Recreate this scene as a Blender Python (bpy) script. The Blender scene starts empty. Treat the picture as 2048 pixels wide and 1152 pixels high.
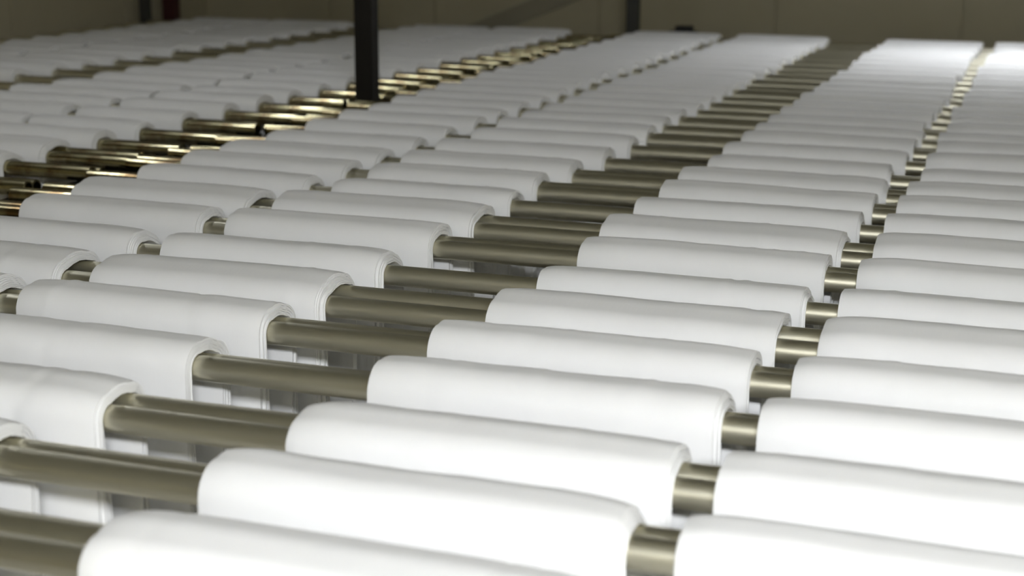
import bpy, bmesh, math, random
from mathutils import Vector, Matrix, noise

random.seed(11)
scene = bpy.context.scene
COL = scene.collection

# ------------------------------------------------------------------ camera
BZ = 1.60                       # height of the tube axes above the floor
CAM_H = 0.90                    # camera above the tube axes
FPX, PSI, PIT, ROLL = 3150.0, 0.344983, 0.237953, 0.006
fw = Vector((-math.sin(PSI) * math.cos(PIT), math.cos(PSI) * math.cos(PIT), -math.sin(PIT)))
rt = Vector((math.cos(PSI), math.sin(PSI), 0))
up = rt.cross(fw)
r2 = rt * math.cos(ROLL) + up * math.sin(ROLL)
u2 = -rt * math.sin(ROLL) + up * math.cos(ROLL)
cam_d = bpy.data.cameras.new('camera')
cam = bpy.data.objects.new('camera', cam_d)
COL.objects.link(cam)
M = Matrix((r2, u2, -fw)).transposed().to_4x4()
M.translation = (0, 0, BZ + CAM_H)
cam.matrix_world = M
cam_d.sensor_width = 36.0
cam_d.lens = FPX / 2048 * 36.0
cam_d.clip_start = 0.05
cam_d.dof.use_dof = True
cam_d.dof.focus_distance = 3.75
cam_d.dof.aperture_fstop = 2.9
scene.camera = cam


def project(x, y, z):
    v = Vector((x, y, z - BZ - CAM_H))
    d = v.dot(fw)
    if d <= 0.05:
        return None
    return 1024 + FPX * v.dot(r2) / d, 576 - FPX * v.dot(u2) / d


# ------------------------------------------------------------------ world, exposure
w = bpy.data.worlds.new('world')
scene.world = w
w.use_nodes = True
w.node_tree.nodes['Background'].inputs[0].default_value = (0.5, 0.5, 0.46, 1)
w.node_tree.nodes['Background'].inputs[1].default_value = 0.02
vs = scene.view_settings
vs.view_transform = 'Standard'
vs.look = 'None'
vs.exposure = 0.0
vs.gamma = 1.0
vs.use_curve_mapping = False

# ceiling lamps of the hall: (x, y, length, width, along, radiance)
CEIL = BZ + 2.6
LAMPS = [
    # x, y, drop below the ceiling, length, width, depth, along, radiance, label
    (0.75, -0.75, 0.95, 1.5, 0.24, 0.14, 'x', 154.0, 'white hanging lamp behind the camera, at the near end of the hall'),
    (0.05, 9.75, 0.75, 1.2, 0.20, 0.02, 'x', 66.0, 'white hanging lamp above the far end of the right rack'),
    (-4.55, 4.4, 0.30, 1.6, 0.05, 0.05, 'y', 17.0, 'slim hanging lamp above the left rack, nearer of two'),
    (-4.40, 6.7, 0.30, 1.6, 0.05, 0.05, 'y', 17.0, 'slim hanging lamp above the left rack, farther of two'),
]


# ------------------------------------------------------------------ materials
def new_mat(name):
    m = bpy.data.materials.new(name)
    m.use_nodes = True
    nt = m.node_tree
    b = nt.nodes['Principled BSDF']
    return m, nt, b


def coords(nt, scale=(1, 1, 1), kind='Object'):
    tc = nt.nodes.new('ShaderNodeTexCoord')
    mp = nt.nodes.new('ShaderNodeMapping')
    mp.inputs['Scale'].default_value = scale
    nt.links.new(tc.outputs[kind], mp.inputs[0])
    return mp.outputs[0]


def nz(nt, vec, scale, detail=3.0, rough=0.5):
    n = nt.nodes.new('ShaderNodeTexNoise')
    n.inputs['Scale'].default_value = scale
    n.inputs['Detail'].default_value = detail
    n.inputs['Roughness'].default_value = rough
    nt.links.new(vec, n.inputs['Vector'])
    return n.outputs['Fac']


def ramp(nt, fac, stops):
    r = nt.nodes.new('ShaderNodeValToRGB')
    e = r.color_ramp.elements
    e[0].position, e[0].color = stops[0][0], (*stops[0][1], 1)
    e[1].position, e[1].color = stops[-1][0], (*stops[-1][1], 1)
    for p, c in stops[1:-1]:
        k = e.new(p)
        k.color = (*c, 1)
    nt.links.new(fac, r.inputs[0])
    return r.outputs[0]


def bump(nt, b, h, strength, dist):
    n = nt.nodes.new('ShaderNodeBump')
    n.inputs['Strength'].default_value = strength
    n.inputs['Distance'].default_value = dist
    nt.links.new(h, n.inputs['Height'])
    nt.links.new(n.outputs[0], b.inputs['Normal'])


def mat_cloth():
    m, nt, b = new_mat('white_cotton')
    v = coords(nt, (1, 1, 1))
    c = ramp(nt, nz(nt, v, 7.0, 3), [(0.3, (0.845, 0.845, 0.835)), (0.7, (0.87, 0.87, 0.865))])
    nt.links.new(c, b.inputs['Base Color'])
    b.inputs['Roughness'].default_value = 0.95
    b.inputs['Specular IOR Level'].default_value = 0.15
    b.inputs['Sheen Weight'].default_value = 0.1
    b.inputs['Sheen Roughness'].default_value = 0.6
    v2 = coords(nt, (140, 8, 8))           # threads run round the tube
    bump(nt, b, nz(nt, v2, 1.0, 4, 0.6), 0.35, 0.0012)
    return m


def mat_metal(name, c1, c2, rough, stain=None, stain_amt=0.6):
    m, nt, b = new_mat(name)
    v = coords(nt, (3, 40, 40))
    col = ramp(nt, nz(nt, v, 1.0, 5, 0.6), [(0.3, c1), (0.75, c2)])
    b.inputs['Metallic'].default_value = 1.0
    r = nt.nodes.new('ShaderNodeMapRange')
    v3 = coords(nt, (4, 60, 60))
    nt.links.new(nz(nt, v3, 1.0, 4), r.inputs[0])
    r.inputs[3].default_value = rough - 0.05
    r.inputs[4].default_value = rough + 0.07
    nt.links.new(r.outputs[0], b.inputs['Roughness'])
    if stain:
        v2 = coords(nt, (9, 9, 9))
        f = ramp(nt, nz(nt, v2, 1.0, 4, 0.6), [(0.50, (0, 0, 0)), (0.66, (stain_amt,) * 3)])
        mx = nt.nodes.new('ShaderNodeMix')
        mx.data_type = 'RGBA'
        nt.links.new(f, mx.inputs[0])
        nt.links.new(col, mx.inputs[6])
        mx.inputs[7].default_value = (*stain, 1)
        col = mx.outputs[2]
    nt.links.new(col, b.inputs['Base Color'])
    return m


def mat_paint(name, c1, c2, rough=0.6, scale=1.2, metal=0.0):
    m, nt, b = new_mat(name)
    v = coords(nt, (1, 1, 1))
    nt.links.new(ramp(nt, nz(nt, v, scale, 5, 0.55), [(0.3, c1), (0.7, c2)]), b.inputs['Base Color'])
    b.inputs['Roughness'].default_value = rough
    b.inputs['Metallic'].default_value = metal
    bump(nt, b, nz(nt, v, 60, 3), 0.08, 0.001)
    return m


def mat_emit(name, col, strength):
    m = bpy.data.materials.new(name)
    m.use_nodes = True
    nt = m.node_tree
    nt.nodes.remove(nt.nodes['Principled BSDF'])
    e = nt.nodes.new('ShaderNodeEmission')
    e.inputs[0].default_value = (*col, 1)
    e.inputs[1].default_value = strength
    nt.links.new(e.outputs[0], nt.nodes['Material Output'].inputs[0])
    return m


CLOTH = mat_cloth()
STEEL = mat_metal('satin_steel', (0.71, 0.68, 0.545), (0.79, 0.76, 0.62), 0.35)
BRASS = mat_metal('stained_brassy_steel', (0.52, 0.475, 0.29), (0.60, 0.55, 0.36), 0.14, (0.20, 0.11, 0.04), 0.8)
DARKST = mat_paint('dark_brown_steel_paint', (0.009, 0.0075, 0.006), (0.014, 0.012, 0.009), 0.7, 6)
DARKST.node_tree.nodes['Principled BSDF'].inputs['Specular IOR Level'].default_value = 0.2
DARKGR = mat_paint('dark_grey_steel_paint', (0.030, 0.030, 0.026), (0.045, 0.044, 0.038), 0.5, 6)
RED = mat_paint('dark_red_paint', (0.045, 0.010, 0.010), (0.065, 0.015, 0.013), 0.45, 6)
RAIL = mat_paint('olive_rail_paint', (0.070, 0.066, 0.045), (0.10, 0.095, 0.065), 0.5, 5)
BLACK = mat_paint('black_rubber', (0.008, 0.008, 0.007), (0.015, 0.014, 0.012), 0.6, 8)
SHADOW_BAND = mat_paint('dull_olive_shadow_paint', (0.27, 0.245, 0.172), (0.30, 0.275, 0.20), 0.7, 0.8)  # darker wall olive, colours in the diagonal shadow band
WALL = mat_paint('olive_wall_panel', (0.39, 0.350, 0.232), (0.44, 0.400, 0.275), 0.55, 0.8)
CEILM = mat_paint('olive_ceiling_panel', (0.24, 0.23, 0.175), (0.28, 0.265, 0.205), 0.7, 0.8)
FLOOR = mat_paint('grey_floor', (0.34, 0.33, 0.30), (0.40, 0.39, 0.355), 0.6, 1.5)
WHITEP = mat_paint('white_lamp_housing', (0.72, 0.72, 0.70), (0.78, 0.78, 0.75), 0.5, 4)


# ------------------------------------------------------------------ helpers
def link(o, parent=None):
    COL.objects.link(o)
    if parent is not None:
        o.parent = parent
    return o


def mesh_obj(name, verts, faces, mat, parent=None, smooth=True, angle=0.7):
    me = bpy.data.meshes.new(name)
    me.from_pydata(verts, [], faces)
    me.materials.append(mat)
    if smooth:
        me.polygons.foreach_set('use_smooth', [True] * len(me.polygons))
        me.set_sharp_from_angle(angle=angle)
    me.update()
    return link(bpy.data.objects.new(name, me), parent)


def empty(name, loc):
    o = bpy.data.objects.new(name, None)
    o.location = loc
    o.empty_display_size = 0.1
    return link(o)


def tag(o, label, cat, group=None):
    o['label'] = label
    o['category'] = cat
    if group:
        o['group'] = group
    return o


def struct(o):
    o['kind'] = 'structure'
    return o


def box(name, lo, hi, mat, parent=None, bev=0.0):
    bm = bmesh.new()
    bmesh.ops.create_cube(bm, size=1.0)
    for v in bm.verts:
        v.co = Vector([(lo[i] + hi[i]) / 2 + v.co[i] * (hi[i] - lo[i]) for i in range(3)])
    if bev:
        bmesh.ops.bevel(bm, geom=bm.edges[:], offset=bev, segments=2, profile=0.6, affect='EDGES')
    me = bpy.data.meshes.new(name)
    bm.to_mesh(me)
    bm.free()
    me.materials.append(mat)
    return link(bpy.data.objects.new(name, me), parent)


def cyl_data(x0, x1, r, seg=24, ri=0.0, cy=0.0, cz=0.0, bev=0.0):
    """solid or hollow round bar along X; returns verts, faces"""
    rings = [(x0, ri), (x0, r - bev), (x0 + bev, r), (x1 - bev, r), (x1, r - bev), (x1, ri)]
    if bev == 0:
        rings = [(x0, ri), (x0, r), (x1, r), (x1, ri)]
    if ri > 0:
        rings = rings[1:-1]
        d = 0.06
        rings = [(x0 + d, ri * 0.98), (x0, ri)] + rings + [(x1, ri), (x1 - d, ri * 0.98)]
    V, F = [], []
    for x, rad in rings:
        rad = max(rad, 1e-4)
        for k in range(seg):
            a = 2 * math.pi * k / seg
            V.append((x, cy + rad * math.cos(a), cz + rad * math.sin(a)))
    for j in range(len(rings) - 1):
        for k in range(seg):
            a, b = j * seg + k, j * seg + (k + 1) % seg
            F.append((a, a + seg, b + seg, b))
    F.append(tuple(range(seg)))
    F.append(tuple(reversed(range((len(rings) - 1) * seg, len(rings) * seg))))
    return V, F


ORD = ['', 'first', 'second', 'third', 'fourth', 'fifth', 'sixth', 'seventh', 'eighth', 'ninth', 'tenth',
       'eleventh', 'twelfth', 'thirteenth', 'fourteenth', 'fifteenth', 'sixteenth', 'seventeenth', 'eighteenth',
       'nineteenth', 'twentieth', '21st', '22nd', '23rd', '24th', '25th', '26th', '27th', '28th', '29th', '30th',
       '31st', '32nd', '33rd', '34th', '35th', '36th', '37th', '38th']

# ------------------------------------------------------------------ the hall
XL, XR, YB, YF = -7.02, 3.2, -3.2, 11.85
struct(box('floor', (XL - .2, YB - .2, -0.12), (XR + .2, YF + .2, 0.0), FLOOR))
struct(box('ceiling', (XL - .2, YB - .2, CEIL), (XR + .2, YF + .2, CEIL + 0.12), CEILM))


def panel_wall(name, axis, pos, a0, a1, seams, sgn):
    """a wall core with separate sheet panels in front, joints recessed"""
    th = 0.10
    if axis == 'y':
        core = box(name, (a0, min(pos, pos + sgn * th), 0), (a1, max(pos, pos + sgn * th), CEIL), WALL)
    else:
        core = box(name, (min(pos, pos + sgn * th), a0, 0), (max(pos, pos + sgn * th), a1, CEIL), WALL)
    struct(core)
    ed = [a0] + seams + [a1]
    g = 0.006
    for i in range(len(ed) - 1):
        lo, hi = ed[i] + g, ed[i + 1] - g
        p0, p1 = sorted((pos - sgn * 0.018, pos))
        if axis == 'y':
            box('panel', (lo, p0, 0.0), (hi, p1, CEIL), WALL, core, 0.004)
        else:
            box('panel', (p0, lo, 0.0), (p1, hi, CEIL), WALL, core, 0.004)
    return core


panel_wall('wall_far', 'y', YF, XL, XR, [-5.85, -4.92, -3.55, -2.18, -0.836, 0.51, 1.86], 1)
panel_wall('wall_left', 'x', XL, YB, YF, [-2.0, -0.6, 0.8, 2.2, 3.6, 5.0, 6.4, 7.8, 9.2, 10.61], -1)
panel_wall('wall_right', 'x', XR, YB, YF, [-1.6, 0.0, 1.6, 3.2, 4.8, 6.4, 8.0, 9.6], 1)
panel_wall('wall_back', 'y', YB, XL, XR, [-5.5, -4.0, -2.5, -1.0, 0.5, 2.0], -1)

# ------------------------------------------------------------------ lamps
for (lx, ly, drop, ln, wd, dp, ax, rad, lab) in LAMPS:
    t = tag(empty('hanging_lamp', (lx, ly, CEIL - drop)), lab, 'lamp', 'hanging lamps')
    hx, hy = (ln / 2, wd / 2) if ax == 'x' else (wd / 2, ln / 2)
    box('lamp_housing', (-hx - .015, -hy - .015, 0.0), (hx + .015, hy + .015, 0.04), WHITEP, t, 0.006)
    box('lamp_diffuser', (-hx, -hy, -dp), (hx, hy, -0.001), mat_emit('lamp_light', (0.94, 0.963, 1.0), rad), t, 0.004)
    if dp < .03:
        box('wall_light_blocker', (-hx - .015, hy + .005, -.22), (hx + .015, hy + .015, 0.0), WHITEP, t)  # added plate, blocks light from this unseen lamp towards the far wall
    for sg in (-.7, .7):
        rx, ry = (sg * hx, 0) if ax == 'x' else (0, sg * hy)
        box('hanger_rod', (rx - .006, ry - .006, 0.04), (rx + .006, ry + .006, drop), WHITEP, t)

# ------------------------------------------------------------------ tubes: rows measured from the photograph
R = 0.0258
FRONT_R = [1.733, 2.042, 2.296, 2.630, 2.918, 3.171, 3.510, 3.838, 4.095, 4.470, 4.747, 5.015, 5.347, 5.700,
           5.993, 6.272, 6.530, 6.827, 7.085, 7.378, 7.645, 7.890, 8.160, 8.463, 8.74]
APP_R = [.073, .041, .068, .021, .039, .105, .0, .054, .113, .0, .069, .077, .03, .01, .06, .03, .07, .02,
         .05, .03, .06, .02, .05, .04, .02]
while FRONT_R[-1] < 10.55:
    FRONT_R.append(FRONT_R[-1] + random.uniform(.25, .31))
    APP_R.append(random.uniform(.0, .09))
FRONT_L = [4.21, 4.53, 4.765, 5.085, 5.391, 5.705, 6.031, 6.305, 6.593, 6.901, 7.20, 7.47, 7.76]
APP_L = [.03, .0, .10, .02, .01, .04, .0, .03, .02, .0, .05, .02, .04]
while FRONT_L[-1] < 10.55:
    FRONT_L.append(FRONT_L[-1] + random.uniform(.26, .31))
    APP_L.append(random.uniform(.0, .08))


def pair(yf, app):
    """axes of the two tubes of a pair; a small apparent offset means the rear tube lies lower"""
    sep = max(app, 0.062)
    zb = -(sep - app) * (CAM_H / yf)
    return (yf, BZ), (yf + sep, BZ + zb)


X_MID = -3.27
RACK = {'right': (-3.13, 0.42), 'left': (-6.80, -3.17)}
SPANS = {}


def build_tube(y, z, side, label, grp):
    x0, x1 = RACK[side]
    j = random.uniform(-.03, .03)
    if side == 'right':
        x0 += j
    else:
        x1 += j
    t = tag(empty('support_tube', (x0, y, z)), label, 'tube', grp)
    L = x1 - x0
    sl = random.uniform(.26, .32) if side == 'right' else random.uniform(.46, .52)
    if side == 'right':
        V, F = cyl_data(sl, L, R, 28, 0, bev=0.002)
        mesh_obj('tube_body', V, F, STEEL, t)
        V, F = cyl_data(0, sl, R + 0.0007, 28, R - 0.006, bev=0.0015)
        mesh_obj('end_sleeve', V, F, BRASS, t)
    else:
        V, F = cyl_data(0, L - sl, R, 28, 0, bev=0.002)
        mesh_obj('tube_body', V, F, STEEL, t)
        V, F = cyl_data(L - sl, L, R + 0.0007, 28, R - 0.006, bev=0.0015)
        mesh_obj('end_sleeve', V, F, BRASS, t)
    return t


ROWS = {'right': [], 'left': []}
for side, fr, ap in (('right', FRONT_R, APP_R), ('left', FRONT_L, APP_L)):
    n = len(fr)
    for i, (yf, a) in enumerate(zip(fr, ap)):
        A, B = pair(yf, a)
        ROWS[side].append((A, B))
        if i < n * .6:
            where = ORD[i + 1] + ' pair from the front'
        else:
            where = ORD[n - i] + ' pair from the far end'
        build_tube(A[0], A[1], side, 'satin steel tube, nearer of the %s, %s rack' % (where, side),
                   'steel tubes of the %s rack' % side)
        build_tube(B[0], B[1], side, 'satin steel tube, rear of the %s, %s rack' % (where, side),
                   'steel tubes of the %s rack' % side)

# ------------------------------------------------------------------ rails that carry the tube ends
bolt_me = None


def bolt_mesh():
    V, F = cyl_data(0, 0.012, 0.010, 6, 0, bev=0.002)
    V = [(b, c, a) for a, b, c in V]
    F = [tuple(reversed(f)) for f in F]
    me = bpy.data.meshes.new('bolt')
    me.from_pydata(V, [], F)
    me.materials.append(BLACK)
    return me


BOLT = bolt_mesh()


def rail(xc, label, rows, x_off, saddles=True):
    t = tag(empty('support_rail', (xc, 6.3, BZ)), label, 'rail')
    y0, y1 = -5.2, 4.75
    zt = -0.085
    box('rail_top', (-.03, y0, zt - .012), (.03, y1, zt), RAIL, t, .002)
    box('rail_web', (-.006, y0, zt - .14), (.006, y1, zt - .012), RAIL, t)
    box('rail_foot', (-.03, y0, zt - .152), (.03, y1, zt - .14), RAIL, t, .002)
    if saddles:
        for (A, B) in rows:
            ya, yb = A[0] - 6.3, B[0] - 6.3
            zl = min(A[1], B[1]) - BZ
            s = box('saddle', (x_off - .03, ya - .05, zt), (x_off + .03, yb + .05, zl - R - 0.001), DARKST, t, .003)
            for dx in (-.015, .015):
                o = bpy.data.objects.new('bolt', BOLT)
                o.location = (x_off + dx, yb + .038, zl - R - 0.001)
                link(o, s)
    for y in (-4.2, -2.0, 0.405, 2.6, 4.6):
        box('rail_leg', (-.03, y - .04, -BZ), (.03, y + .04, zt - .152), DARKST, t, .004)
    return t


rail(-3.07, 'olive steel rail under the brassy tube ends of the right rack', ROWS['right'], 0.0)
rail(-3.235, 'olive steel rail under the brassy tube ends of the left rack', ROWS['left'], 0.0)
rail(0.36, 'olive steel rail under the outer tube ends of the right rack', ROWS['right'], 0.0)
rail(-6.76, 'olive steel rail along the left wall under the left rack', ROWS['left'], 0.0)

# ------------------------------------------------------------------ cloths
HANG = [0.03, 0.07, 0.12, 0.18, 0.26, 0.36, 0.48, 0.62]


def path_pts(A, B, o, fine):
    """(y, z, ny, nz, depth) round both tubes at distance o from their skin"""
    rr = R + o
    dy, dz = B[0] - A[0], B[1] - A[1]
    phi = math.atan2(dz, dy) + math.pi / 2
    P = []
    hs = HANG if fine else HANG[1::2]
    for d in reversed(hs):
        P.append((A[0] - rr, A[1] - d, -1, 0, d))
    n = 8 if fine else 5
    for k in range(n + 1):
        a = math.pi + (phi - math.pi) * k / n
        P.append((A[0] + rr * math.cos(a), A[1] + rr * math.sin(a), math.cos(a), math.sin(a), 0))
    mid = 3 if fine else 1
    for k in range(1, mid + 1):
        u = k / (mid + 1)
        bl = math.sin(math.pi * u) * 0.10 * (B[0] - A[0])
        P.append((A[0] + dy * u + (rr + bl) * math.cos(phi), A[1] + dz * u + (rr + bl) * math.sin(phi),
                  math.cos(phi), math.sin(phi), 0))
    for k in range(n + 1):
        a = phi - phi * k / n
        P.append((B[0] + rr * math.cos(a), B[1] + rr * math.sin(a), math.cos(a), math.sin(a), 0))
    for d in hs:
        P.append((B[0] + rr, B[1] - d, 1, 0, d))
    return P


def layer(V, F, A, B, x0, x1, o0, o1, xs, fine, seed, wob, droop, tot, creases=()):
    """one sheet with real thickness, o0..o1 off the tube skin"""
    base = len(V)
    P0, P1 = path_pts(A, B, o0, fine), path_pts(A, B, o1, fine)
    n = len(P0)
    L = x1 - x0
    ox, oy, oz = A[0], 0, BZ
    spread = (noise.random() * .03, noise.random() * .03)
    for u in xs:
        x = x0 + L * u
        dl, dr = u * L, (1 - u) * L
        sh = 1 - droop[0] * math.exp(-dl / .028) - droop[1] * math.exp(-dr / .028)
        for PP, oo in ((P0, o0), (P1, o1)):
            for q, (y, z, ny, nzv, d) in enumerate(PP):
                s = q / n * 2.2
                k = (noise.noise((x * 3.2 + seed, s * 1.3, seed * .7)) * 1.0
                     + noise.noise((x * 11 + seed * 3, s * 2.2, 4.1)) * .35) * wob
                for xc, am, sl, wd in creases:
                    k += am * math.exp(-((x - xc - s * sl) / wd) ** 2)
                off = (sh - 1) * oo + k * (oo / tot)
                sway = 0.0
                if d > 0:
                    f = min(1, d / .3)
                    sway = noise.noise((x * 2.6, seed * 5.3, (1.0 if ny > 0 else -1.0) + oo * 60)) * .012 * f
                    sway += (-ny) * (1 - oo / tot) * spread[0 if ny < 0 else 1] * f
                V.append((x, y - ox + ny * off + sway, (z - oz + nzv * off) if d == 0 else (z - oz)))
    m = len(xs)
    for i in range(m - 1):
        a, b = base + i * 2 * n, base + (i + 1) * 2 * n
        for q in range(n - 1):
            F.append((a + n + q, a + n + q + 1, b + n + q + 1, b + n + q))       # outer
            F.append((a + q, b + q, b + q + 1, a + q + 1))                         # inner
        F.append((a, a + n, b + n, b))
        F.append((a + n - 1, b + n - 1, b + 2 * n - 1, a + 2 * n - 1))
    a, b = base, base + (m - 1) * 2 * n
    for q in range(n - 1):
        F.append((a + q, a + q + 1, a + n + q + 1, a + n + q))
        F.append((b + q, b + n + q, b + n + q + 1, b + q + 1))


XS_FINE = [0, .012, .03, .055, .09] + [.09 + .82 * k / 50 for k in range(1, 50)] + [.91, .945, .97, .988, 1]
XS_IN = [0, .02, .06, .12, .5, .88, .94, .98, 1]
XS_FAR = [0, .02, .06, .12, .24, .36, .5, .64, .76, .88, .94, .98, 1]


def make_cloth(A, B, x0, x1, near, label, grp):
    seed = random.uniform(0, 90)
    tot = random.uniform(.029, .036)
    droop = (random.uniform(.05, .35), random.uniform(.03, .25))
    wob = random.uniform(.0022, .0045)
    if near:
        n = random.choice((6, 7, 7, 8))
        stag = random.uniform(-.0005, .0028)
        x1 -= max(0, stag * (n - 1) * .8)
        pt = tot / n
        root = tag(empty('cloth_stack', (0, A[0], BZ)), label, 'cloth', grp)
        V, F = [], []
        cr = [(random.choice((x1 - random.uniform(.03, .2), random.uniform(x0, x1))), random.uniform(-.0022, .0022),
               random.uniform(-.05, .05), random.uniform(.007, .014)) for _ in range(random.randint(2, 6))]
        layer(V, F, A, B, x0, x1, tot - pt * .9, tot, XS_FINE, True, seed, wob, droop, tot, cr)
        mesh_obj('outer_layer', V, F, CLOTH, root, angle=1.0)
        V, F = [], []
        for k in range(n - 1):
            a = random.uniform(-.006, .003)
            b = (n - 1 - k) * stag + random.uniform(-.003, .003)
            layer(V, F, A, B, x0 - a, x1 + b, 0.0036 + pt * k * .9, 0.0036 + pt * (k * .9 + .75), XS_IN, True, seed, wob, droop, tot)
        mesh_obj('inner_layers', V, F, CLOTH, root, angle=1.0)
        return root
    root = tag(empty('cloth_stack', (0, A[0], BZ)), label, 'cloth', grp)
    V, F = [], []
    layer(V, F, A, B, x0, x1, tot * .82, tot, XS_FAR, False, seed, wob, droop, tot)
    mesh_obj('outer_layer', V, F, CLOTH, root, angle=1.0)
    V, F = [], []
    layer(V, F, A, B, x0 + .004, x1 - .003, .0034, tot * .8, XS_IN, False, seed, wob, droop, tot)
    mesh_obj('inner_layers', V, F, CLOTH, root, angle=1.0)
    return root


COLUMNS = [
    # side, left edge near / far, right edge near / far, description of the column
    ('right', -0.487, -0.535, 0.21, 0.21, 'rightmost column of the right rack'),
    ('right', -1.208, -1.222, -0.555, -0.625, 'column right of the wide bare gap'),
    ('right', -2.205, -2.215, -1.570, -1.610, 'column left of the wide bare gap'),
    ('right', -2.915, -2.950, -2.298, -2.350, 'column next to the brassy tube ends'),
    ('left', -4.020, -3.970, -3.500, -3.400, 'left rack column beside the brassy tube ends'),
    ('left', -4.835, -4.570, -4.065, -4.020, 'left rack, second column from the brassy ends'),
    ('left', -5.850, -5.720, -5.285, -5.090, 'left rack column beyond its dark gap'),
    ('left', -6.430, -6.400, -5.910, -5.780, 'left rack column along the wall'),
]
DL = {0: -1.252, 1: -1.246, 2: -1.230, 3: -1.230, 4: -1.230, 5: -1.200, 6: -1.200, 7: -1.200, 8: -1.220, 9: -1.226}
EL = {1: -.474, 2: -.475, 3: -.475, 4: -.468, 5: -.459, 6: -.468, 7: -.473, 8: -.468, 9: -.484, 10: -.481, 11: -.483}
DR = {1: -.553, 2: -.548, 3: -.543, 4: -.552, 5: -.548, 6: -.545, 7: -.552}
CR = {1: -1.635, 2: -1.578, 3: -1.597, 4: -1.590, 5: -1.578, 6: -1.583, 7: -1.586, 8: -1.571, 9: -1.593, 10: -1.605}


def in_frame(x0, x1, A, B):
    pts = []
    for x in (x0, (x0 + x1) / 2, x1):
        for y, z in ((A[0] - .03, BZ - .03), (A[0], BZ + .05), (B[0], BZ + .05)):
            p = project(x, y, z)
            if p:
                pts.append(p)
    return any(-10 < p[0] < 2058 and -10 < p[1] < 1165 for p in pts)


def drift(a, b, y):
    return a + (b - a) * min(1, max(0, (y - 5.5) / 5.2))


for ci, (side, l0, l1, r0, r1, desc) in enumerate(COLUMNS):
    rows = [(i, r) for i, r in enumerate(ROWS[side])
            if in_frame(drift(l0, l1, r[0][0]), drift(r0, r1, r[0][0]), *r)]
    n = len(rows)
    for k, (i, (A, B)) in enumerate(rows):
        x0 = drift(l0, l1, A[0]) + random.gauss(0, .008)
        x1 = drift(r0, r1, A[0]) + random.gauss(0, .008)
        if ci == 1 and i in DL:
            x0 = DL[i] + .017
        if ci == 0 and i in EL:
            x0 = EL[i]
        if ci == 1 and i in DR:
            x1 = DR[i]
        if ci == 2 and i in CR:
            x1 = CR[i] - .010
        if k < n * .55:
            lab = 'white layered cloth, %s from the front, %s' % ('nearest' if k == 0 else ORD[k + 1], desc)
            if k == 0:
                lab = 'white layered cloth, nearest to the camera, %s' % desc
        else:
            lab = 'white layered cloth, %s from the far end, %s' % (ORD[n - k], desc)
            if k == n - 1:
                lab = 'white layered cloth, last at the far end, %s' % desc
        make_cloth(A, B, x0, x1, A[0] < 5.9, lab, 'white cloths hung over the tubes')

# ------------------------------------------------------------------ posts and the drive at the far end


def post(name, x, y, w_, d_, mat, label, mat2=None):
    t = tag(empty(name, (x, y, 0)), label, 'post', 'upright posts')
    h, dd, f = w_ / 2, d_ / 2, .010
    box('flange', (-h, -dd, .012), (h, -dd + f, CEIL - .012), mat, t, .002)
    box('flange', (-h, dd - f, .012), (h, dd, CEIL - .012), mat, t, .002)
    box('side_wall', (h - f, -dd + f, .012), (h, dd - f, CEIL - .012), mat, t)
    box('side_wall', (-h, -dd + f, .012), (-h + f, dd - f, CEIL - .012), mat, t)
    box('base_plate', (-h - .005, -dd - .005, 0), (h + .005, dd + .005, .012), mat, t, .002)
    return t


post('steel_post', -3.153, 6.745, .090, .075, DARKST, 'dark brown steel post rising between the brassy tube ends')
post('steel_post', -3.075, 11.10, .085, .08, DARKGR, 'dark grey steel post at the far end of the rack gap')
post('steel_post', -6.90, 10.72, .075, .06, DARKGR, 'slim dark grey post by the left wall, beside the red post')
post('steel_post', -6.885, 11.07, .115, .08, RED, 'dark red post near the far left corner')

t = tag(empty('drive_motor', (-2.74, 11.33, BZ - .17)), 'small black drive motor behind the far rows near the grey post', 'motor')
V, F = cyl_data(-.13, .10, .085, 24, 0, cz=.11, bev=.012)
mesh_obj('motor_body', V, F, BLACK, t)
V, F = cyl_data(.10, .15, .06, 20, 0, cz=.11, bev=.008)
mesh_obj('fan_cover', V, F, BLACK, t)
box('terminal_box', (-.07, -.05, .19), (.05, .05, .23), BLACK, t, .006)
box('motor_foot', (-.12, -.09, 0), (.09, .09, .03), BLACK, t, .004)
box('motor_stand', (-.10, -.07, -(BZ - .17)), (.07, .07, 0), DARKST, t, .004)

# ------------------------------------------------------------------ sloping shadow on the far wall, made as a darker plate
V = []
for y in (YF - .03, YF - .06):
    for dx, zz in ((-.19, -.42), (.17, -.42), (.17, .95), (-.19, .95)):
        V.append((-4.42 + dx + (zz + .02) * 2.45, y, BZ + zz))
o = mesh_obj('wall_shadow_band', V, [(0, 3, 2, 1), (4, 5, 6, 7), (0, 1, 5, 4), (1, 2, 6, 5), (2, 3, 7, 6), (3, 0, 4, 7)], SHADOW_BAND, smooth=False)
tag(o, 'flat darker olive band standing for a shadow, sloping up across the far wall', 'shadow band')
